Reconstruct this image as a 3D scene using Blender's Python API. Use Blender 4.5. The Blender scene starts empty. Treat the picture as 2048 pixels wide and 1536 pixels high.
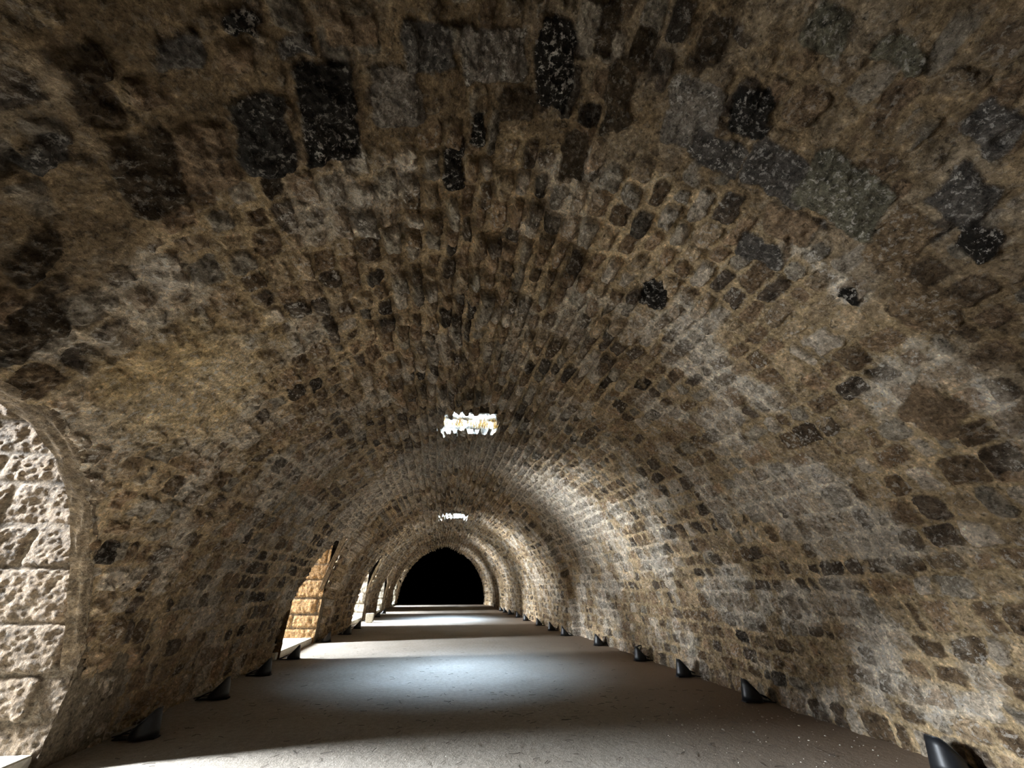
import bpy, bmesh, math, random
import numpy as np
from mathutils import Vector, Matrix

random.seed(7)
RNG = np.random.default_rng(11)
scn = bpy.context.scene
COL = scn.collection

# ------------------------------------------------------------------ camera
PX_F, VP = 760.0, (877.0, 1170.0)          # focal length in pixels, vanishing point of the hall axis (2048x1536)
_u, _v = VP[0] - 1024, 768 - VP[1]
PITCH = math.atan2(-_v, PX_F)
YAW = math.atan2(-_u, math.hypot(PX_F, _v))
cam_d = bpy.data.cameras.new('camera')
cam = bpy.data.objects.new('camera', cam_d)
COL.objects.link(cam)
cam.location = (0, 0, 1.5)
cam.rotation_euler = (math.pi / 2 + PITCH, 0, -YAW)
cam_d.sensor_width = 36.0
cam_d.lens = 36.0 * PX_F / 2048.0
cam_d.clip_start = 0.05
scn.camera = cam

# ------------------------------------------------------------------ render look
scn.view_settings.view_transform = 'Standard'
scn.view_settings.look = 'None'
scn.view_settings.gamma = 1.0
scn.view_settings.use_curve_mapping = False
scn.view_settings.exposure = 0.34
scn.cycles.use_denoising = True
scn.cycles.denoising_prefilter = 'ACCURATE'
scn.cycles.max_bounces = 10
scn.cycles.diffuse_bounces = 8
scn.cycles.sample_clamp_indirect = 6.0

# ------------------------------------------------------------------ sky
world = bpy.data.worlds.new('sky')
scn.world = world
world.use_nodes = True
wn, wl = world.node_tree.nodes, world.node_tree.links
wn.clear()
wo = wn.new('ShaderNodeOutputWorld')
wb = wn.new('ShaderNodeBackground')
wt = wn.new('ShaderNodeTexCoord')
ws = wn.new('ShaderNodeSeparateXYZ')
wr = wn.new('ShaderNodeValToRGB')
wm = wn.new('ShaderNodeMath'); wm.operation = 'MULTIPLY_ADD'; wm.inputs[1].default_value = .5; wm.inputs[2].default_value = .5
wl.new(wt.outputs['Generated'], ws.inputs[0]); wl.new(ws.outputs['Z'], wm.inputs[0]); wl.new(wm.outputs[0], wr.inputs[0])
wr.color_ramp.elements[0].position = .47; wr.color_ramp.elements[0].color = (.62, .5, .34, 1)
wr.color_ramp.elements[1].position = .53; wr.color_ramp.elements[1].color = (.80, .90, 1.0, 1)
wl.new(wr.outputs[0], wb.inputs[0]); wb.inputs[1].default_value = .9
wl.new(wb.outputs[0], wo.inputs[0])


def area(name, loc, aim, sx, sy, power, colour, spread=180):
    d = bpy.data.lights.new(name, 'AREA')
    d.shape = 'RECTANGLE'; d.size = sx; d.size_y = sy
    d.energy = power; d.color = colour; d.spread = math.radians(spread)
    o = bpy.data.objects.new(name, d); COL.objects.link(o)
    o.location = loc
    o.rotation_euler = (Vector(aim) - Vector(loc)).to_track_quat('-Z', 'Y').to_euler()
    return o


# door openings: far edge y, half width of the arch in the hall face, arch height, jamb y, passage height
SKY_STRIP, SKY_WIDE = [.33, .25, .42, .32, .42], [.036, .46, .30, .14, .14]
DOORS = [dict(yc=2.60, hw=3.18, ex=(2, .88), top=2.64, jamb=5.30, near=1.5, ph=3.9, P=1.0, fl=.12, drift=.10),
         dict(yc=12.75, hw=1.5, ex=(2.4, .62), top=2.75, jamb=14.05, near=11.3, ph=3.2, P=1.0, drift=.10, fl=.10),
         dict(yc=20.70, hw=1.5, ex=(2.4, .62), top=2.75, jamb=22.0, near=19.3, ph=3.2, P=1.0, drift=.10, fl=.10),
         dict(yc=27.80, hw=1.25, ex=(2.2, .65), top=2.75, jamb=28.90, near=26.7, ph=3.0, P=1.0, drift=.12, fl=.12),
         dict(yc=36.30, hw=1.25, ex=(2.2, .65), top=2.75, jamb=37.35, near=35.2, ph=3.0, P=1.0, drift=.08, fl=.12)]
WIDE_SHIFT = [.5, 5.4, 4.0, 2.0, 2.0]
DOOR_POWER = 9000
DAY = (.86, .93, 1.0)
for i, d in enumerate(DOORS):
    # a narrow bright strip of low sky and the wider dim light thrown up by the sunlit ground
    dist = 11.0
    yl = d['jamb'] - d['drift'] * dist
    area('daylight_door', (-3.4 - dist, yl - .45, 6.6), (-3.4, d['jamb'] - .8, 1.6), .9, 7.0, DOOR_POWER * d['P'] * SKY_STRIP[i], DAY, 60)
    area('daylight_door', (-3.4 - dist, yl + WIDE_SHIFT[i], (-2.4, -.9, -.9, -.9, -.9)[i]), (-3.4, d['jamb'] - 1.2, 1.6), (3.2, 7.5, 6.0, 5.0, 5.0)[i], 5.5, DOOR_POWER * d['P'] * SKY_WIDE[i], DAY, 60)
HOLES = [dict(x0=-.28, x1=1.15, y0=8.1, y1=9.3, P=1.0), dict(x0=-.30, x1=1.25, y0=20.6, y1=22.0, P=2.0)]
HOLE_POWER = 330
for h in HOLES:
    xm, ym = (h['x0'] + h['x1']) / 2, (h['y0'] + h['y1']) / 2
    area('daylight_skylight', (xm, ym - .35, 7.0), (xm, ym + 1.3, 0), h['x1'] - h['x0'], h['y1'] - h['y0'] + .3, HOLE_POWER * h['P'], (.52, .73, 1.0), 66)


# ------------------------------------------------------------------ helpers
def hash2(ix, iy, seed):
    h = (ix.astype(np.int64) * 374761393 + iy.astype(np.int64) * 668265263 + seed * 974711) & 0xFFFFFFFF
    h = ((h ^ (h >> 13)) * 1274126177) & 0xFFFFFFFF
    h = ((h ^ (h >> 16)) * 2246822519) & 0xFFFFFFFF
    return ((h ^ (h >> 15)) & 0xFFFFFF) / float(0x1000000)


def vnoise(x, y, seed=0):
    x0 = np.floor(x); y0 = np.floor(y)
    fx = x - x0; fy = y - y0
    fx = fx * fx * fx * (fx * (fx * 6 - 15) + 10); fy = fy * fy * fy * (fy * (fy * 6 - 15) + 10)
    a = hash2(x0, y0, seed); b = hash2(x0 + 1, y0, seed); c = hash2(x0, y0 + 1, seed); d = hash2(x0 + 1, y0 + 1, seed)
    return (a + (b - a) * fx) * (1 - fy) + (c + (d - c) * fx) * fy


def fbm(x, y, seed=0, octs=4, gain=.5):
    s = 0; a = 1; t = 0
    for o in range(octs):
        s = s + a * vnoise(x * 2 ** o + 17.3 * o, y * 2 ** o - 9.1 * o, seed + o * 31); t += a; a *= gain
    return s / t - .5


def sstep(a, b, x):
    t = np.clip((x - a) / (b - a), 0, 1)
    return t * t * (3 - 2 * t)


def grid_mesh(name, P, mat, rgba=None, keep=None, flip=False, kind='structure', parent=None):
    """P: (m, n, 3) grid of points; keep: (m-1, n-1) face mask; rgba: (m, n, 4)."""
    m, n = P.shape[:2]
    idx = np.arange(m * n).reshape(m, n)
    q = np.stack([idx[:-1, :-1], idx[1:, :-1], idx[1:, 1:], idx[:-1, 1:]], -1)
    if flip: q = q[..., ::-1]
    q = q[keep] if keep is not None else q.reshape(-1, 4)
    used = np.zeros(m * n, bool); used[q.ravel()] = True
    remap = np.cumsum(used) - 1
    V = P.reshape(-1, 3)[used]; q = remap[q]
    me = bpy.data.meshes.new(name)
    me.vertices.add(len(V)); me.vertices.foreach_set('co', V.astype(np.float32).ravel())
    me.loops.add(q.size); me.loops.foreach_set('vertex_index', q.astype(np.int32).ravel())
    me.polygons.add(len(q)); me.polygons.foreach_set('loop_start', np.arange(0, q.size, 4, dtype=np.int32))
    me.polygons.foreach_set('loop_total', np.full(len(q), 4, np.int32))
    me.polygons.foreach_set('use_smooth', np.ones(len(q), bool))
    me.update(calc_edges=True)
    if rgba is not None:
        at = me.attributes.new('stone', 'FLOAT_COLOR', 'POINT')
        at.data.foreach_set('color', rgba.reshape(-1, 4)[used].astype(np.float32).ravel())
    me.materials.append(mat)
    o = bpy.data.objects.new(name, me); COL.objects.link(o)
    if kind: o['kind'] = kind
    if parent: o.parent = parent
    return o


def link_bm(name, bm, mat, parent=None, smooth=False):
    me = bpy.data.meshes.new(name)
    bmesh.ops.recalc_face_normals(bm, faces=bm.faces)
    bm.to_mesh(me); bm.free()
    if smooth:
        me.polygons.foreach_set('use_smooth', np.ones(len(me.polygons), bool))
    me.materials.append(mat)
    o = bpy.data.objects.new(name, me); COL.objects.link(o)
    if parent: o.parent = parent
    return o


def bm_box(bm, x0, x1, y0, y1, z0, z1):
    vs = [bm.verts.new((x, y, z)) for x in (x0, x1) for y in (y0, y1) for z in (z0, z1)]
    for f in ((0, 1, 3, 2), (4, 6, 7, 5), (0, 4, 5, 1), (2, 3, 7, 6), (0, 2, 6, 4), (1, 5, 7, 3)):
        bm.faces.new([vs[i] for i in f])


def bm_tube(bm, pts, r, seg=8):
    pts = [Vector(p) for p in pts]
    rings = []
    for i, p in enumerate(pts):
        t = (pts[min(i + 1, len(pts) - 1)] - pts[max(i - 1, 0)]).normalized()
        a = t.orthogonal().normalized() if i == 0 else (rings_a - t * rings_a.dot(t)).normalized()
        rings_a = a
        b = t.cross(a)
        rings.append([bm.verts.new(p + (a * math.cos(k * 2 * math.pi / seg) + b * math.sin(k * 2 * math.pi / seg)) * r) for k in range(seg)])
    for i in range(len(rings) - 1):
        for k in range(seg):
            bm.faces.new((rings[i][k], rings[i][(k + 1) % seg], rings[i + 1][(k + 1) % seg], rings[i + 1][k]))
    bm.faces.new(rings[0][::-1]); bm.faces.new(rings[-1])


# ------------------------------------------------------------------ materials
def new_mat(name):
    m = bpy.data.materials.new(name); m.use_nodes = True
    nt = m.node_tree; nt.nodes.clear()
    out = nt.nodes.new('ShaderNodeOutputMaterial'); b = nt.nodes.new('ShaderNodeBsdfPrincipled')
    nt.links.new(b.outputs[0], out.inputs[0])
    return m, nt, b


def node(nt, typ, **kw):
    n = nt.nodes.new(typ)
    for k, v in kw.items():
        if k.startswith('i_'):
            n.inputs[k[2:].replace('_', ' ')].default_value = v
        else: setattr(n, k, v)
    return n


def mix(nt, fac, a, b, mode='MIX'):
    n = nt.nodes.new('ShaderNodeMix'); n.data_type = 'RGBA'; n.blend_type = mode
    for sock, v in ((n.inputs[0], fac), (n.inputs[6], a), (n.inputs[7], b)):
        if hasattr(v, 'links'): nt.links.new(v, sock)
        else: sock.default_value = v
    return n.outputs[2]


def ramp(nt, src, stops):
    r = nt.nodes.new('ShaderNodeValToRGB')
    while len(r.color_ramp.elements) < len(stops): r.color_ramp.elements.new(.5)
    for e, (p, c) in zip(r.color_ramp.elements, stops):
        e.position = p; e.color = (c, c, c, 1) if isinstance(c, (int, float)) else (*c, 1)
    nt.links.new(src, r.inputs[0])
    return r.outputs[0]


def stone_material(name):
    m, nt, b = new_mat(name)
    at = node(nt, 'ShaderNodeAttribute', attribute_name='stone')
    geo = node(nt, 'ShaderNodeNewGeometry')
    def noise(scale, detail, rough, seed=0):
        mp = node(nt, 'ShaderNodeVectorMath', operation='ADD'); mp.inputs[1].default_value = (seed, seed * 2, -seed)
        nt.links.new(geo.outputs['Position'], mp.inputs[0])
        n = node(nt, 'ShaderNodeTexNoise', i_Scale=scale, i_Detail=detail, i_Roughness=rough)
        nt.links.new(mp.outputs[0], n.inputs['Vector'])
        return n.outputs[0]
    n1, n2, n3, n4 = noise(8, 6, .7), noise(30, 5, .65, 5), noise(20, 6, .72, 11), noise(13, 4, .6, 17)
    mott = ramp(nt, n1, [(.28, .35), (.45, .85), (.55, 1.1), (.72, 1.75)])
    fine = ramp(nt, n2, [(.34, .3), (.44, .85), (.56, 1.1), (.68, 2.0)])
    pits = ramp(nt, n4, [(.30, .25), (.38, 1.0)])
    c = mix(nt, 1.0, at.outputs['Color'], mott, 'MULTIPLY')
    c = mix(nt, .8, c, fine, 'MULTIPLY')
    c = mix(nt, .8, c, pits, 'MULTIPLY')
    # pale crust flecks where the alpha of the attribute asks for them
    fl = ramp(nt, n3, [(.54, 0.0), (.59, 1.0)])
    mm = node(nt, 'ShaderNodeMath', operation='MULTIPLY'); nt.links.new(fl, mm.inputs[0]); nt.links.new(at.outputs['Alpha'], mm.inputs[1])
    c = mix(nt, mm.outputs[0], c, (.64, .58, .50, 1))
    nt.links.new(c, b.inputs['Base Color'])
    b.inputs['Roughness'].default_value = .93
    b.inputs['Specular IOR Level'].default_value = .15
    bu1 = node(nt, 'ShaderNodeBump', i_Strength=1.0, i_Distance=.055); nt.links.new(n3, bu1.inputs['Height'])
    bu2 = node(nt, 'ShaderNodeBump', i_Strength=.7, i_Distance=.03); nt.links.new(n4, bu2.inputs['Height']); nt.links.new(bu1.outputs[0], bu2.inputs['Normal'])
    nt.links.new(bu2.outputs[0], b.inputs['Normal'])
    return m


def plain(name, col, rough=.6, metal=0.0, spec=.4):
    m, nt, b = new_mat(name)
    geo = node(nt, 'ShaderNodeTexCoord'); n = node(nt, 'ShaderNodeTexNoise', i_Scale=30, i_Detail=4)
    nt.links.new(geo.outputs['Object'], n.inputs['Vector'])
    r = ramp(nt, n.outputs[0], [(.3, tuple(c * .75 for c in col)), (.7, tuple(min(1, c * 1.25) for c in col))])
    nt.links.new(r, b.inputs['Base Color'])
    b.inputs['Roughness'].default_value = rough; b.inputs['Metallic'].default_value = metal
    b.inputs['Specular IOR Level'].default_value = spec
    return m


M_STONE = stone_material('rubble_stone')
M_BLACK = plain('black_lamp_paint', (.010, .011, .013), .42)
M_RUBBER = plain('black_rubber', (.008, .008, .008), .7)
M_RIM = plain('lamp_rim_metal', (.05, .052, .055), .3, .6)
M_HULL = plain('outer_masonry', (.2, .16, .11), .9)
M_DARK = plain('chamber_darkness', (.006, .005, .004), .95, 0, .05)  # near-black colour stands in for the lack of light in the far chamber
M_GRASS = plain('dry_grass_straw', (.45, .27, .06), .8)
M_PALE = plain('pale_lime', (.62, .58, .48), .85)
M_GRIT = plain('grit_stone', (.42, .38, .32), .9)
M_STRAW = plain('dark_straw', (.05, .04, .03), .9)
M_GLASS, _nt, _b = new_mat('lamp_glass')
_b.inputs['Base Color'].default_value = (.02, .022, .025, 1); _b.inputs['Roughness'].default_value = .12
_n = node(_nt, 'ShaderNodeTexNoise', i_Scale=25); _r = ramp(_nt, _n.outputs[0], [(.3, .1), (.7, .3)]); _nt.links.new(_r, _b.inputs['Roughness'])

M_FLOOR, nt, b = new_mat('floor_screed')
geo = node(nt, 'ShaderNodeNewGeometry')
def _noise(scale, detail=5, rough=.6, stretch=None):
    n = node(nt, 'ShaderNodeTexNoise', i_Scale=scale, i_Detail=detail, i_Roughness=rough)
    if stretch:
        mp = node(nt, 'ShaderNodeMapping'); mp.inputs['Scale'].default_value = stretch
        nt.links.new(geo.outputs['Position'], mp.inputs['Vector']); nt.links.new(mp.outputs[0], n.inputs['Vector'])
    else: nt.links.new(geo.outputs['Position'], n.inputs['Vector'])
    return n.outputs[0]
a0, a1, a2 = _noise(.8), _noise(14, 6, .7), _noise(70, 4, .7)
c = ramp(nt, a0, [(.3, (.235, .205, .168)), (.7, (.305, .272, .232))])
c = mix(nt, .8, c, ramp(nt, a1, [(.3, .7), (.5, 1.0), (.7, 1.25)]), 'MULTIPLY')
c = mix(nt, .8, c, ramp(nt, a2, [(.3, .7), (.5, 1.0), (.7, 1.3)]), 'MULTIPLY')
# brown dirt band along the right wall
sp = node(nt, 'ShaderNodeSeparateXYZ'); nt.links.new(geo.outputs['Position'], sp.inputs[0])
ad = node(nt, 'ShaderNodeMath', operation='MULTIPLY_ADD'); nt.links.new(a1, ad.inputs[0]); ad.inputs[1].default_value = 1.6; nt.links.new(sp.outputs['X'], ad.inputs[2])
mr = node(nt, 'ShaderNodeMapRange'); mr.inputs['From Min'].default_value = 2.8; mr.inputs['From Max'].default_value = 5.2; nt.links.new(ad.outputs[0], mr.inputs['Value'])
c = mix(nt, mr.outputs[0], c, (.21, .155, .11, 1))
nt.links.new(c, b.inputs['Base Color']); b.inputs['Roughness'].default_value = .85
b.inputs['Specular IOR Level'].default_value = .2
bu1 = node(nt, 'ShaderNodeBump', i_Strength=.5, i_Distance=.03); nt.links.new(a1, bu1.inputs['Height'])
bu2 = node(nt, 'ShaderNodeBump', i_Strength=.5, i_Distance=.008); nt.links.new(a2, bu2.inputs['Height']); nt.links.new(bu1.outputs[0], bu2.inputs['Normal'])
nt.links.new(bu2.outputs[0], b.inputs['Normal'])


# ------------------------------------------------------------------ masonry layout
def layout(U, Y, total, row_h, lens, seed, warp=.035):
    """Coursed rubble: rows stacked along U, stones along Y.  Returns mask input, ids and local coordinates."""
    rng = np.random.default_rng(seed)
    U = U + warp * 2 * fbm(U * 1.3, Y * 1.3, seed + 1, 3) + warp * .8 * fbm(U * 7, Y * 7, seed + 2, 2)
    Y = Y + warp * 2 * fbm(U * 1.6 + 40, Y * 1.6, seed + 3, 3) + warp * .8 * fbm(U * 7 + 9, Y * 7, seed + 4, 2)
    e = [-1.0]
    while e[-1] < total + 1: e.append(e[-1] + row_h(e[-1], rng))
    e = np.array(e)
    r = np.clip(np.searchsorted(e, U) - 1, 0, len(e) - 2)
    cuts, K = [], 600
    for k in range(len(e) - 1):
        l = lens(.5 * (e[k] + e[k + 1]), rng, K)
        cuts.append(np.cumsum(l) - 8.0 - rng.random() * .4)
    cuts = np.array(cuts)
    OFF = 1000.0
    flat = (cuts + OFF * np.arange(len(cuts))[:, None]).ravel()
    j = np.searchsorted(flat, Y + OFF * r) - 1
    j = np.clip(j, 0, flat.size - 2)
    y0 = flat[j] - OFF * r; y1 = flat[j + 1] - OFF * r
    u0 = e[r]; u1 = e[r + 1]
    ly = (Y - y0) / np.maximum(y1 - y0, 1e-3) - .5; lu = (U - u0) / (u1 - u0) - .5
    dy = np.minimum(Y - y0, y1 - Y); du = np.minimum(U - u0, u1 - U)
    R = .07
    d = np.where((dy < R) & (du < R), R - np.hypot(R - dy, R - du), np.minimum(dy, du))
    return d, r, j, lu, ly


def masonry(U, Y, d, r, j, lu, ly, seed, prot, joint=(.008, .03), soft=.022, tilt=.03, rough=.05):
    """height and per-stone randoms from a layout"""
    R = [hash2(r, j, seed + 50 + k) for k in range(6)]
    jn = joint[0] + (joint[1] - joint[0]) * R[0]
    jn = jn + rough * fbm(U * 9, Y * 9, seed + 70, 4, .6)
    mask = sstep(jn, jn + soft, d)
    dome = sstep(jn, jn + .055, d)
    hgt = mask * (prot * (R[1] - .15)) + dome * prot * .35
    hgt = hgt + mask * tilt * ((R[2] - .5) * lu * 2 + (R[3] - .5) * ly * 2)
    return hgt, mask, R


def mixc(a, b, t):
    return a + (b - a) * t[..., None]


def rgb(*c):
    return np.array(c, float)


PAL = np.array([[.30, .235, .165], [.20, .145, .095], [.25, .225, .19], [.36, .285, .195], [.13, .095, .062], [.27, .195, .13], [.42, .375, .32], [.095, .075, .058]])


def stone_colour(R, mask, mortar, rng_dark=None, fl=None):
    k = np.floor(R[4] * len(PAL)).astype(int) % len(PAL)
    c = PAL[k] * (.75 + .5 * R[5])[..., None]
    if rng_dark is not None:
        c = mixc(c, rgb(.024, .019, .015), rng_dark)
    c = mortar + (c - mortar) * mask[..., None]
    return c


# ------------------------------------------------------------------ vault geometry
Y_END = 38.4
def sect(Y):
    s2 = sstep(14.45, 14.6, Y)
    c = .75 - .0105 * Y + s2 * 0
    a = 4.20 - .24 * s2 - .16 * sstep(28.6, 28.75, Y) * (1 - sstep(30.2, 30.35, Y)) - .22 * sstep(37.2, 37.3, Y)
    bz = 5.14 - .24 * s2 - .12 * sstep(28.6, 28.75, Y) * (1 - sstep(30.2, 30.35, Y)) - .18 * sstep(37.2, 37.3, Y)
    return c, a, bz


_t = np.linspace(0, 1, 4001)
_zn = np.sin(_t * math.pi / 2) ** 1.0
_xn = (1 - _zn ** 2.3) ** .68
_s = np.concatenate([[0], np.cumsum(np.hypot(np.diff(_xn) * 4.2, np.diff(_zn) * 5.1))])
HALF = _s[-1]; TOTAL = 2 * HALF


def prof(U):
    """normalised profile point at arc length U (0 = left floor, TOTAL = right floor)"""
    s = np.where(U < HALF, U, TOTAL - U)
    x = np.interp(s, _s, _xn); z = np.interp(s, _s, _zn)
    return np.where(U < HALF, -x, x), z


def vault_point(U, Y):
    x, z = prof(U)
    c, a, bz = sect(Y)
    return c + x * a, z * bz


def vault_x(z, Y, side):
    """x of the smooth vault at height z"""
    c, a, bz = sect(np.asarray(Y, float))
    return c + side * a * (1 - np.clip(np.asarray(z) / bz, 0, 1) ** 2.3) ** .68


def arch_half(dy, d):
    """height of the door arch at offset dy from its middle"""
    q = np.clip(np.abs(dy) / d['hw'], 0, 1)
    return d['top'] * (1 - q ** d['ex'][0]) ** d['ex'][1]


DU = .0122
ys = [-1.6]
while ys[-1] < Y_END: ys.append(ys[-1] + (.05 if ys[-1] < .6 else max(.0122, .0029 * ys[-1])))
ys = np.array(ys)
us = np.linspace(-.05, TOTAL + .05, int(TOTAL / DU))
U, Y = np.meshgrid(us, ys, indexing='ij')
X0, Z0 = vault_point(np.clip(U, 0, TOTAL), Y)
Z0 = np.where(U < 0, U, np.where(U > TOTAL, TOTAL - U, Z0))
crown = np.clip(1 - np.abs(U - HALF) / 3.2, 0, 1)          # 1 at the ridge, 0 on the walls

def rows_small(u, rng):
    k = max(0, 1 - abs(u - HALF) / 3.2)
    return rng.uniform(.19, .30) * (1 - k) + rng.uniform(.15, .22) * k
def lens_small(u, rng, K):
    k = max(0, 1 - abs(u - HALF) / 3.2)
    return rng.uniform(.14, .36, K) * (1 - k) + rng.uniform(.2, .46, K) * k
BLOCKS = [
    ('K', [(5.13,1.37),(5.52,1.35),(5.51,2.07),(5.03,2.05)]), ('G', [(4.69,1.51),(5.05,1.48),(5.01,2.05),(4.6,2.05)]),
    ('P', [(5.59,1.44),(5.97,1.41),(6.03,1.85),(5.6,1.86)]), ('D', [(4.0,1.63),(4.38,1.57),(4.31,2.07),(3.87,2.1)]),
    ('B', [(4.33,1.62),(4.67,1.58),(4.61,2.05),(4.23,2.06)]), ('K', [(6.84,1.11),(7.17,1.1),(7.29,1.73),(6.91,1.74)]),
    ('P', [(6.27,1.19),(6.79,1.16),(6.89,1.56),(6.3,1.58)]), ('S', [(5.85,1.19),(6.22,1.16),(6.28,1.48),(5.86,1.5)]),
    ('P', [(7.94,1.21),(8.37,1.16),(8.55,1.64),(8.06,1.71)]), ('K', [(8.41,1.12),(8.72,1.11),(8.83,1.43),(8.51,1.45)]),
    ('S', [(8.31,1.46),(8.79,1.46),(8.86,1.74),(8.35,1.75)]), ('S', [(8.74,1.35),(9.34,1.37),(9.46,1.72),(8.8,1.72)]),
    ('M', [(9.17,1.22),(9.83,1.26),(10.01,1.69),(9.26,1.67)]), ('R', [(9.86,1.29),(10.25,1.34),(10.39,1.81),(9.97,1.76)]),
    ('S', [(9.88,0.95),(10.28,1.01),(10.4,1.35),(9.96,1.29)]), ('R', [(10.28,1.69),(10.77,1.61),(10.99,1.91),(10.48,2.03)]),
    ('K', [(4.85,1.09),(5.07,1.07),(5.05,1.22),(4.81,1.24)]), ('B', [(4.75,1.24),(4.99,1.22),(4.96,1.4),(4.7,1.41)]),
    ('D', [(3.22,2.01),(3.59,1.89),(3.55,2.13),(3.16,2.25)]), ('D', [(2.93,2.27),(3.32,2.24),(3.19,2.62),(2.78,2.61)]),
    ('D', [(7.46,1.24),(7.69,1.21),(7.83,1.75),(7.57,1.79)]), ('D', [(7.26,0.96),(7.44,0.94),(7.5,1.3),(7.31,1.32)]),
    ('S', [(4.47,1.22),(4.74,1.16),(4.73,1.34),(4.43,1.39)]), ('K', [(6.39,1.72),(6.57,1.74),(6.57,2.05),(6.38,2.03)]),
    ('K', [(6.13,2.01),(6.36,2.0),(6.43,2.47),(6.17,2.46)]), ('D', [(7.28,1.81),(7.54,1.79),(7.62,2.29),(7.31,2.32)]),
    ('D', [(7.55,1.02),(7.77,1.0),(7.84,1.32),(7.6,1.33)]), ('D', [(6.59,1.57),(6.93,1.56),(6.99,1.83),(6.63,1.84)]),
    ('D', [(4.06,1.24),(4.32,1.17),(4.3,1.34),(4.02,1.4)]), ('S', [(3.68,1.52),(3.94,1.45),(3.92,1.62),(3.64,1.69)]),
    ('M', [(8.56,0.62),(8.87,0.62),(8.94,0.85),(8.61,0.85)]), ('M', [(9.0,0.6),(9.35,0.65),(9.39,0.82),(9.01,0.78)]),
    ('S', [(9.72,0.65),(10.04,0.71),(10.09,0.97),(9.74,0.89)]), ('B', [(11.11,2.27),(11.48,2.14),(11.75,2.46),(11.38,2.65)]),
    ('B', [(9.17,1.72),(9.61,1.69),(9.72,1.96),(9.26,2.0)]), ('B', [(5.37,1.15),(5.73,1.13),(5.74,1.3),(5.35,1.32)]),
    ('S', [(5.1,1.21),(5.32,1.19),(5.3,1.37),(5.06,1.38)]), ('D', [(7.97,0.84),(8.2,0.83),(8.29,1.13),(8.04,1.15)]),
    ('K', [(10.23,1.16),(10.55,1.2),(10.65,1.44),(10.32,1.4)]), ('K', [(10.08,2.01),(10.3,1.96),(10.4,2.12),(10.18,2.17)]),
    ('S', [(9.12,2.04),(9.58,1.98),(9.71,2.24),(9.22,2.32)]), ('K', [(8.64,3.0),(8.96,2.91),(9.1,3.32),(8.77,3.43)]),
]

A = layout(U, Y, TOTAL, rows_small, lens_small, 101, .05)
protA = .04 + .14 * sstep(.1, .7, crown) * sstep(1.5, 3, Y)
hA, mA, RA = masonry(U, Y, *A, 101, protA, joint=(.006, .036), soft=.014, tilt=.07)
hA = hA + .02 * mA * sstep(.1, .7, crown)
# near rib: smooth mortar with loose rubble and single large dressed blocks (u, y corners of each block)
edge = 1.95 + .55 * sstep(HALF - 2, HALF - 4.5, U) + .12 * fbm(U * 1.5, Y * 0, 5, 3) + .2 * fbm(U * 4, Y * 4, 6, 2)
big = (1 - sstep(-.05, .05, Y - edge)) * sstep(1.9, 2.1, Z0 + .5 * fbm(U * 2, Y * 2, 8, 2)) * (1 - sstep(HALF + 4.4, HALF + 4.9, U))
cov = sstep(.0, .14, fbm(U * 1.9, Y * 1.9, 9, 4, .6) + .04) * big            # mortar smeared over the rubble
cov = np.maximum(cov, sstep(.25, .75, 1.25 - np.hypot((Y - 3.7) / 1.15, (Z0 - 3.25) / .62) + .9 * fbm(U * 3, Y * 1.2, 10, 4)) * (U < HALF) * .85)
cov = np.maximum(cov, sstep(.24, .32, fbm(U * 1.5, Y * 1.5, 12, 4, .6)) * .75)
mA = mA * (1 - cov); hA = hA * (1 - .8 * cov)
TONES = dict(K=((.016, .014, .012), .75), G=((.030, .028, .026), 1.0), P=((.17, .155, .14), .8), S=((.075, .07, .066), .55), D=((.05, .037, .024), .25),
             B=((.19, .14, .095), .1), M=((.115, .11, .085), .6), R=((.15, .11, .07), .35))
bm_ = np.zeros(U.shape); bcol = np.zeros(U.shape + (3,)); balp = np.zeros(U.shape)
wu = U + .05 * fbm(U * 6, Y * 6, 81, 4, .6) * 2; wy = Y + .05 * fbm(U * 6 + 5, Y * 6, 82, 4, .6) * 2
for bi, (tone, quad) in enumerate(BLOCKS):
    q = np.array(quad)
    i0, i1 = np.searchsorted(us, [q[:, 0].min() - .15, q[:, 0].max() + .15]); j0, j1 = np.searchsorted(ys, [q[:, 1].min() - .15, q[:, 1].max() + .15])
    sl = (slice(i0, i1), slice(j0, j1))
    pu, py = wu[sl], wy[sl]
    cen = q.mean(0); dd = np.full(pu.shape, 9.0)
    for k in range(4):
        a_, b_ = q[k], q[(k + 1) % 4]
        t_ = b_ - a_; n_ = np.array([-t_[1], t_[0]]) / (np.hypot(*t_) + 1e-6)
        if np.dot(cen - a_, n_) < 0: n_ = -n_
        e_ = (pu - a_[0]) * n_[0] + (py - a_[1]) * n_[1]
        dd = np.where((dd < .08) & (e_ < .08), .08 - np.hypot(.08 - np.minimum(dd, .08), .08 - np.minimum(e_, .08)), np.minimum(dd, e_))
    m_ = sstep(.005, .03, dd + .03 * fbm(pu * 14, py * 14, 83, 4, .65))
    col, al = TONES[tone]
    lum = 1 + .5 * fbm(pu * 5, py * 5, 84 + bi, 3)
    bcol[sl] = mixc(bcol[sl], np.array(col) * lum[..., None], m_)
    balp[sl] = balp[sl] * (1 - m_) + m_ * al * np.clip(.7 + 1.6 * fbm(pu * 3, py * 3, 140 + bi, 3), 0, 1)
    bm_[sl] = np.maximum(bm_[sl], m_)
    hA[sl] = hA[sl] * (1 - m_) + m_ * (.03 + .02 * sstep(0, .12, dd))
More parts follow.
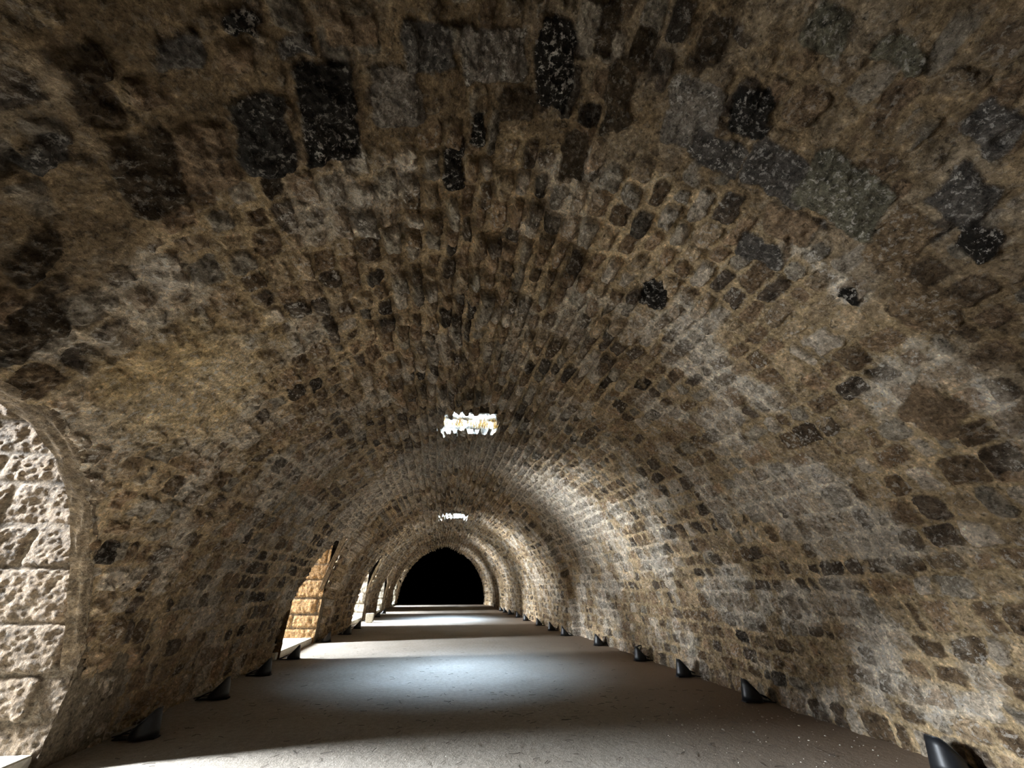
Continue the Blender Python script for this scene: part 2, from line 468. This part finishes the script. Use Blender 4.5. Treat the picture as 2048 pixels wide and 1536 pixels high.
# eroded stone faces, smooth mortar, big undulation
pit = fbm(U * 13, Y * 13, 21, 3, .5) - .35 * np.abs(fbm(U * 8, Y * 8, 22, 3, .55))
msk = np.maximum(mA, bm_)
ero = fbm(U * 3.2, Y * 3.2, 23, 4, .55)
hgt = hA + (.014 + .085 * msk) * pit + .07 * ero + .07 * fbm(U * .55, Y * .55, 25, 2)
hgt = hgt - .035 * sstep(.12, .3, fbm(U * 5, Y * 5, 27, 3)) * mA
# colours
mort = mixc(rgb(.30, .235, .15) * np.ones(U.shape + (3,)), rgb(.44, .35, .23), sstep(-.1, .25, fbm(U * 1.1, Y * 1.1, 31, 3)))
mort = mixc(mort, rgb(.145, .107, .066), big * .85)  # brown rib mortar, darkened further in colour for the light falling off overhead
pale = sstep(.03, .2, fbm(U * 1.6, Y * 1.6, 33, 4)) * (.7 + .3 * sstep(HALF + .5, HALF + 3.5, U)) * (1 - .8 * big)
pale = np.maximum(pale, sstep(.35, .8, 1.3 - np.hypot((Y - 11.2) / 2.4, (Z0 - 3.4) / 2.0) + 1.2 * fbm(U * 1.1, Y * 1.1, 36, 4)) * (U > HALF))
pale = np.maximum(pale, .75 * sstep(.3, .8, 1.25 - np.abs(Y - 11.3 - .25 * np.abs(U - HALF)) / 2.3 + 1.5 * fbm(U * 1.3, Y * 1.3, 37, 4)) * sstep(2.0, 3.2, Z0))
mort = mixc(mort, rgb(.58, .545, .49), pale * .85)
sootn = fbm(U * .8, Y * .8, 41, 3)
sootA = sstep(.86, .92, RA[3] - .5 * (sootn < .0) + .14 * sstep(.35, 1, crown) * sstep(0, .15, sootn + .1)) * (.6 + .35 * RA[5])
cS = stone_colour(RA, np.ones(U.shape), mort, sootA) * (1 - .12 * sstep(.1, .75, crown) * sstep(1.8, 3, Y))[..., None]
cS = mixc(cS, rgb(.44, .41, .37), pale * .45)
cS = cS * (1 - .4 * big)[..., None]  # rib stones darkened too, light falloff put into their colour
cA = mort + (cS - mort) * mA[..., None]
cA = mixc(cA, rgb(.50, .39, .22), (cov * (U < HALF) * (Z0 > 2.4) * (Y > 2.7) * (Y < 5.2)) * .7)
cA = mixc(cA, 1.0 * bcol, bm_)
rgba = np.ones(U.shape + (4,))
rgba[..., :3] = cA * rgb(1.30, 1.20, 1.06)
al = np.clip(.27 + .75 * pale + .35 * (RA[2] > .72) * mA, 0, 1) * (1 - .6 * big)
rgba[..., 3] = al * (1 - bm_) + balp * bm_

# normals of the smooth vault
P = np.stack([X0, Y, Z0], -1)
Tu = np.gradient(P, us, axis=0); Ty = np.gradient(P, ys, axis=1)
N = np.cross(Tu, Ty); N /= np.linalg.norm(N, axis=-1, keepdims=True) + 1e-9
mid = N[len(us) // 2, len(ys) // 2]
if mid[2] > 0: N = -N
# keep the displaced surface in front of the floor line (no displacement jump there)
P = P + N * hgt[..., None]

keepv = np.ones(U.shape, bool)
left = U < HALF
rag = .05 * fbm(U * 6, Y * 6, 61, 3) * 2
for d in DOORS:
    dy = Y - d['yc']
    inside = left & (np.abs(dy) < d['hw']) & (Z0 < arch_half(dy, d) + rag) & (Z0 < 3.8)
    keepv &= ~inside
for h in HOLES:
    hx, hy = (h['x0'] + h['x1']) / 2, (h['y0'] + h['y1']) / 2
    inside = (np.abs((X0 - hx) / (hx - h['x0'])) ** 4 + np.abs((Y - hy) / (hy - h['y0'])) ** 2.6 < 1 + 6 * rag) & (Z0 > 4)
    keepv &= ~inside
kf = keepv[:-1, :-1] | keepv[1:, :-1] | keepv[1:, 1:] | keepv[:-1, 1:]
kf = keepv[:-1, :-1] & keepv[1:, :-1] & keepv[1:, 1:] & keepv[:-1, 1:]
SPR = 2.45
iL = int(np.searchsorted(us, SPR)); iR = int(np.searchsorted(us, TOTAL - SPR))
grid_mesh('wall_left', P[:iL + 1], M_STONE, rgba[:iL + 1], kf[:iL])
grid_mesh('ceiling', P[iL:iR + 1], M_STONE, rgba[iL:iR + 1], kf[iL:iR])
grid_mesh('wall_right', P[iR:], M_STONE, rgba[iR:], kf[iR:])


# ------------------------------------------------------------------ flat masonry panels for jambs and shafts
def panel(name, origin, du, dv, wu, wv, nrm, rows, lens, seed, step, prot=.03, big_prob=0, tint=None, parent=None, joint=(.006, .02)):
    """masonry on a flat rectangle; rows are stacked along dv, stones along du"""
    nu, nv = max(3, int(wu / step)), max(3, int(wv / step))
    a = np.linspace(0, wu, nu); c_ = np.linspace(0, wv, nv)
    Vv, Uu = np.meshgrid(c_, a, indexing='ij')
    L = layout(Vv, Uu, wv, rows, lens, seed, .012)
    hh, mk, R = masonry(Vv, Uu, *L, seed, prot, joint=joint, soft=.02, tilt=.02)
    hh = hh + mk * .03 * fbm(Vv * 9, Uu * 9, seed + 9, 3, .6) + mk * .022 * fbm(Vv * 24, Uu * 20, seed + 19, 2) + .02 * fbm(Vv * 2.2, Uu * 2.2, seed + 10, 3)
    mo = rgb(.17, .13, .09) * np.ones(Vv.shape + (3,))
    cc = np.array([.15, .11, .074] if tint is None else tint) * (.85 + .3 * R[4])[..., None]
    cc = mo * .8 + (cc - mo * .8) * mk[..., None]
    o = np.array(origin, float); n = np.array(nrm, float)
    Pp = o + Uu[..., None] * np.array(du, float) + Vv[..., None] * np.array(dv, float) + hh[..., None] * n
    ra = np.ones(Vv.shape + (4,)); ra[..., :3] = cc; ra[..., 3] = .12
    flip = np.dot(np.cross(np.array(dv, float), np.array(du, float)), n) < 0
    return grid_mesh(name, Pp, M_STONE, ra, flip=flip, kind='structure', parent=parent)


X_OUT = -6.4
course_h = [.42, .36, .42, .50, .44, .46, .34, .40, .42, .38, .4, .4, .4]
def ashlar_rows():
    it = iter([.5, .5] + course_h * 3)
    return lambda u, rng: next(it)
SILL = .14
for i, d in enumerate(DOORS):
    step = .013 if i == 0 else .03 if i == 1 else .05
    y0, y1, ph = d['near'], d['jamb'], d['ph']
    xin = -3.0
    tint = [None, (.30, .18, .08), (.42, .37, .30), (.3, .27, .22), (.3, .27, .22)][i]
    root = panel('door_%d' % (i + 1), (X_OUT, y1, -.05), (1, 0, 0), (0, 0, 1), 2.95, ph + .1, (0, -1, 0), ashlar_rows(),
                 lambda u, rng, K: rng.uniform(.7, 1.7, K), 300 + i, step, .035, tint=tint)
    panel('jamb', (X_OUT, y0, -.05), (1, 0, 0), (0, 0, 1), 2.95, ph + .1, (0, 1, 0), ashlar_rows(),
          lambda u, rng, K: rng.uniform(.45, 1.0, K), 320 + i, .05, .03, tint=tint, parent=root)
    panel('soffit', (X_OUT, y0 - .05, ph), (0, 1, 0), (1, 0, 0), y1 - y0 + .1, 4.2 if i == 0 else 3.4, (0, 0, -1), ashlar_rows(),
          lambda u, rng, K: rng.uniform(.3, .7, K), 340 + i, .05, .03, parent=root)
    # plastered return between the jamb and the edge of the opening
    ye = d['yc'] + d['hw']
    panel('plaster_return', (X_OUT + 2.93, y1 - .01, -.05), (0, 1, 0), (0, 0, 1), max(.3, ye - y1 + .35), 1.5, (1, 0, 0), lambda u, rng: 5.0,
          lambda u, rng, K: rng.uniform(5, 6, K), 360 + i, .03, .0, tint=(.24, .19, .13), parent=root)
    # raised threshold slab
    bm = bmesh.new(); bm_box(bm, X_OUT - .3, -3.50, y0 - .1, y1 + .1, -.1, SILL)
    bmesh.ops.bevel(bm, geom=[e for e in bm.edges], offset=.012, segments=2, affect='EDGES')
    link_bm('sill', bm, M_PALE, root)
    # rounded thickness of the vault round the opening
    th = np.linspace(-1, 1, 120)
    dyv = np.sign(th) * np.abs(th) ** .8 * d['hw']
    zz = arch_half(dyv, d)
    yy = d['yc'] + dyv
    nd = 14
    q = np.linspace(0, 1, nd)
    dep, gr = [], []
    rows_ = []
    for k in range(nd):
        off = .0 - .13 * q[k] ** 1.3               # outwards into the wall
        grow = .03 - .07 * q[k] ** .7    # the opening narrows into the wall
        sc = 1 + grow / d['hw']
        yk = d['yc'] + dyv * sc; zk = zz + grow
        xk = vault_x(np.clip(zk, 0, 5), yk, -1) + off
        rows_.append(np.stack([xk, yk, zk], -1))
    Pq = np.array(rows_)
    sN = fbm(np.arange(nd)[:, None] * .35 + np.zeros((1, 120)), np.cumsum(np.hypot(np.gradient(yy), np.gradient(zz)))[None] * 5 + np.zeros((nd, 1)), 400 + i, 3)
    Pq[..., 2] += sN * .05; Pq[..., 1] += sN * .05
    ra = np.ones(Pq.shape[:2] + (4,)); ra[..., :3] = (.18, .13, .082); ra[..., 3] = .1
    grid_mesh('arch_lip', Pq, M_STONE, ra, kind='structure', parent=root)

for i, h in enumerate(HOLES):
    st = .03
    e = .12
    lens_ = lambda u, rng, K: rng.uniform(.2, .5, K)
    rws = lambda u, rng: rng.uniform(.16, .28)
    x0, x1, y0, y1 = h['x0'] - e, h['x1'] + e, h['y0'] - e, h['y1'] + e
    zb, zt = (4.97, 4.74)[i], 6.45
    w = panel('window_%d' % (i + 1), (x0, y1, zb), (1, 0, 0), (0, 0, 1), x1 - x0, zt - zb, (0, -1, 0), rws, lens_, 500 + i, st, .04, tint=(.62, .56, .46))  # only the far shaft wall is pale: daylight on it put into the tint
    panel('shaft_side', (x0, y0, zb), (1, 0, 0), (0, 0, 1), x1 - x0, zt - zb, (0, 1, 0), rws, lens_, 510 + i, st, .04, parent=w)
    panel('shaft_side', (x0, y0, zb), (0, 1, 0), (0, 0, 1), y1 - y0, zt - zb, (1, 0, 0), rws, lens_, 520 + i, st, .04, parent=w)
    panel('shaft_side', (x1, y0, zb), (0, 1, 0), (0, 0, 1), y1 - y0, zt - zb, (-1, 0, 0), rws, lens_, 530 + i, st, .04, parent=w)

# outer masonry that closes the building around the passages and shafts
bm = bmesh.new()
yprev = -2.2
for d in DOORS:
    bm_box(bm, X_OUT - .1, X_OUT + .3, yprev, d['near'], -.3, 6.6)
    bm_box(bm, X_OUT - .1, X_OUT + .3, d['near'], d['jamb'], d['ph'], 6.6)
    yprev = d['jamb']
bm_box(bm, X_OUT - .1, X_OUT + .3, yprev, Y_END + .6, -.3, 6.6)
o = link_bm('wall_outer', bm, M_HULL); o['kind'] = 'structure'
bm = bmesh.new()
e = .10
yprev = -2.2
for h in HOLES:
    bm_box(bm, X_OUT, 6.3, yprev, h['y0'] - e, 6.3, 6.6)
    bm_box(bm, X_OUT, h['x0'] - e, h['y0'] - e, h['y1'] + e, 6.3, 6.6)
    bm_box(bm, h['x1'] + e, 6.3, h['y0'] - e, h['y1'] + e, 6.3, 6.6)
    yprev = h['y1'] + e
bm_box(bm, X_OUT, 6.3, yprev, Y_END + .6, 6.3, 6.6)
o = link_bm('roof', bm, M_HULL); o['kind'] = 'structure'
bm = bmesh.new(); bm_box(bm, 6.0, 6.3, -2.2, Y_END + .6, -.3, 6.6)
o = link_bm('wall_flank', bm, M_HULL); o['kind'] = 'structure'
bm = bmesh.new(); bm_box(bm, X_OUT, 6.3, -2.2, -1.55, -.3, 6.6)
o = link_bm('wall_back', bm, M_HULL); o['kind'] = 'structure'
# unlit chamber beyond the far arch
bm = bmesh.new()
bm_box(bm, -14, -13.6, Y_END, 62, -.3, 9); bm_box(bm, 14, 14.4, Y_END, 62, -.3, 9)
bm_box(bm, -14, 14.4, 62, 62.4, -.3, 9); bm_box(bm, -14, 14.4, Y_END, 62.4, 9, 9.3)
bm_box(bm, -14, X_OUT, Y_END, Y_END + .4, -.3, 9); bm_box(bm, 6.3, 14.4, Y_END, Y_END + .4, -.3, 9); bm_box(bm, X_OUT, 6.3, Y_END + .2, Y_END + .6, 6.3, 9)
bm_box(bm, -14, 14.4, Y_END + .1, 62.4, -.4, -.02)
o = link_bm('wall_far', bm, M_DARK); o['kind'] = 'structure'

# ------------------------------------------------------------------ floor
fx = np.linspace(-6.4, 5.6, 240)
fy = [-1.8]
while fy[-1] < Y_END + .1: fy.append(fy[-1] + max(.04, .008 * fy[-1]))
fy = np.array(fy)
FX, FY = np.meshgrid(fx, fy, indexing='ij')
FZ = .012 * fbm(FX * .9, FY * .9, 71, 3) + .006 * fbm(FX * 5, FY * 5, 72, 3)
grid_mesh('floor', np.stack([FX, FY, FZ], -1), M_FLOOR)

# ------------------------------------------------------------------ floor lamps
def make_uplight():
    """black wall washer: obliquely cut tapered cowl on a flat plate; +x is the hall side, -x the wall side"""
    root = bpy.data.objects.new('floor_uplight', None); COL.objects.link(root)
    seg = 40
    rb, rt, H, zlow = .142, .095, .265, .045
    def cut(x):        # height of the oblique cut at local x
        return zlow + (H - zlow) * np.clip((x + .118) / (.118 + .100), 0, 1)
    def ring(bm, z_fn, r_off):
        out = []
        for k in range(seg):
            t = 2 * math.pi * k / seg
            z = z_fn(t)
            r = rb + (rt - rb) * z / H + r_off
            out.append(bm.verts.new((r * math.cos(t), r * math.sin(t), z)))
        return out
    topz = lambda t: float(cut((rb + rt) / 2 * math.cos(t)))
    bm = bmesh.new()
    r0 = ring(bm, lambda t: .014, 0); rings = [r0]
    for f in (.25, .5, .75, 1.0): rings.append(ring(bm, lambda t, f=f: .014 + (topz(t) - .014) * f, 0))
    rin = ring(bm, lambda t: topz(t), -.008); rings.append(rin)
    rings.append(ring(bm, lambda t: topz(t) - .02, -.008))
    for p, q in zip(rings[:-1], rings[1:]):
        for k in range(seg): bm.faces.new((p[k], p[(k + 1) % seg], q[(k + 1) % seg], q[k]))
    bm.faces.new(r0[::-1])
    link_bm('cowl', bm, M_BLACK, root, True)
    bm = bmesh.new()
    g = ring(bm, lambda t: topz(t) - .018, -.008)
    bm.faces.new(g)
    link_bm('glass', bm, M_GLASS, root)
    bm = bmesh.new()
    pts = []
    for k in range(seg + 1):
        t = 2 * math.pi * k / seg; z = topz(t); r = rb + (rt - rb) * z / H - .003
        pts.append((r * math.cos(t), r * math.sin(t), z + .003))
    bm_tube(bm, pts, .0055, 6)
    link_bm('rim', bm, M_RIM, root, True)
    bm = bmesh.new(); bm_box(bm, -.28, .15, -.055, .055, 0, .014)
    bmesh.ops.bevel(bm, geom=[e for e in bm.edges], offset=.004, segments=2, affect='EDGES')
    link_bm('base_plate', bm, M_BLACK, root)
    bm = bmesh.new(); bm_tube(bm, [(-.27, .03, .012), (-.20, .03, .055), (-.125, .03, .085)], .009)
    bm_tube(bm, [(-.27, -.03, .012), (-.20, -.03, .055), (-.125, -.03, .085)], .009)
    link_bm('strut', bm, M_BLACK, root, True)
    bm = bmesh.new(); bm_tube(bm, [(-.10, .09, .03), (-.18, .14, .02), (-.24, .15, .012), (-.30, .11, .012), (-.33, .02, .012)], .007)
    link_bm('cable', bm, M_RUBBER, root, True)
    return root


def copy_tree(o):
    c = o.copy(); COL.objects.link(c)
    for ch in o.children:
        k = ch.copy(); k.parent = c; COL.objects.link(k)
    return c


ORD = ['first', 'second', 'third', 'fourth', 'fifth', 'sixth', 'seventh', 'eighth', 'ninth', 'tenth', 'eleventh', 'twelfth', 'thirteenth', 'fourteenth']
proto = make_uplight()
used = False
LEFT = [6.14, 7.81, 9.51, 11.29, 14.3, 16.2, 18.2, 21.6, 24.3, 27.0]
RIGHT = [3.9, 6.34, 8.08, 9.78, 12.26, 14.69, 16.31, 18.3, 20.86, 22.81, 25.11, 26.94, 28.52]
rr = random.Random(3)
for side, lst in (('left', LEFT), ('right', RIGHT)):
    for k, y in enumerate(lst):
        o = proto if not used else copy_tree(proto); used = True
        if side == 'left':
            o.location = (float(vault_x(.1, y, -1)) + .43, y, .004); rz = 0
        else:
            o.location = (float(vault_x(.1, y, 1)) - .25, y, .004); rz = math.pi
        o.rotation_euler = (0, 0, rz + rr.uniform(-.12, .12))
        o['label'] = 'black obliquely cut floor uplight, %s from the near end along the %s wall' % (ORD[k], side)
        o['category'] = 'floor lamp'
        o['group'] = 'black uplights along the %s wall' % side
        if side == 'right' and k == 3:
            bm = bmesh.new()
            pts = [(.10 + .0, 0, .24)] + [(.06 - .09 * math.sin(t) * 1.3, 0, .25 + .10 * math.sin(t) - .05 * t) for t in np.linspace(.2, 2.9, 14)] + [(-.14, 0, .05)]
            bm_tube(bm, pts, .011)
            link_bm('cable', bm, M_RUBBER, o, True)

# ------------------------------------------------------------------ pale box by the third doorway
bm = bmesh.new(); bm_box(bm, -.17, .17, -.15, .15, 0, .36)
for v in bm.verts:
    if v.co.z < .1: v.co.x *= .84; v.co.y *= .84
bmesh.ops.bevel(bm, geom=[e for e in bm.edges], offset=.02, segments=2, affect='EDGES')
o = link_bm('pale_box', bm, M_PALE)
o.location = (-2.95, 20.9, .004)
o['label'] = 'pale boxy block standing on the floor beside the left wall uplights'; o['category'] = 'box'

# ------------------------------------------------------------------ grass round the near skylight, grit on the floor
def blades(name, spots, mat, hmin, hmax, w, lean):
    bm = bmesh.new()
    for (x, y, z, dx, dy, dz) in spots:
        L = rr.uniform(hmin, hmax); a = rr.uniform(0, math.tau)
        side = Vector((math.cos(a), math.sin(a), 0)) * w
        d = Vector((dx + rr.uniform(-lean, lean), dy + rr.uniform(-lean, lean), dz)).normalized()
        p = Vector((x, y, z)); m_ = p + d * L * .55; e_ = p + d * L + Vector((rr.uniform(-.05, .05), -.03, -.05 * L))
        v = [bm.verts.new(p - side), bm.verts.new(p + side), bm.verts.new(m_ + side * .7), bm.verts.new(m_ - side * .7), bm.verts.new(e_)]
        bm.faces.new(v[:4]); bm.faces.new((v[3], v[2], v[4]))
    return link_bm(name, bm, mat)
h = HOLES[0]
sp = []
for _ in range(420):
    cx = rr.choice([-.2, .15, .2, .5, .75, .85, .9, 1.15, 1.2])
    sp.append((cx + rr.gauss(0, .07), h['y1'] + rr.uniform(.0, .09), 5.12 + abs(rr.gauss(0, .08)), 0, -.35, .8))
o = blades('dry_grass', sp, M_GRASS, .08, .24, .006, .5)
o['label'] = 'dry golden grass tufts growing on the far rim of the near skylight'; o['category'] = 'grass'; o['kind'] = 'stuff'

bm = bmesh.new()
for k in range(330):
    if k < 200: x = rr.uniform(2.6, 4.8); y = rr.uniform(3.2, 6.3)
    else: x = rr.uniform(-3, 4.6); y = rr.uniform(4.5, 16)
    s = rr.uniform(.003, .008) if rr.random() < .94 else rr.uniform(.01, .018)
    mt = Matrix.Translation((x, y, s * .4)) @ Matrix.Rotation(rr.uniform(0, 6), 4, 'Z') @ Matrix.Diagonal((s * rr.uniform(.8, 1.6), s, s * .7, 1))
    r_ = bmesh.ops.create_icosphere(bm, subdivisions=1, radius=1, matrix=mt)
    for v in r_['verts']: v.co += Vector((rr.uniform(-1, 1), rr.uniform(-1, 1), rr.uniform(-1, 1))) * s * .2
o = link_bm('stone_grit', bm, M_GRIT)
o['label'] = 'fine pale stone grit scattered over the hall floor'; o['category'] = 'grit'; o['kind'] = 'stuff'
bm = bmesh.new()
for k in range(420):
    x = rr.uniform(-3, 4.4); y = rr.uniform(4.2, 7.5) if k < 330 else rr.uniform(7, 13); a = rr.uniform(0, 6.28); L = rr.uniform(.015, .06)
    p = Vector((x, y, .008)); dv = Vector((math.cos(a), math.sin(a), 0)) * L; nv = Vector((-math.sin(a), math.cos(a), 0)) * L * rr.uniform(-.3, .3)
    bm_tube(bm, [p - dv, p + nv, p + dv], .0022, 4)
o = link_bm('straw_litter', bm, M_STRAW)
o['label'] = 'tiny dark straw bits littered across the hall floor'; o['category'] = 'litter'; o['kind'] = 'stuff'
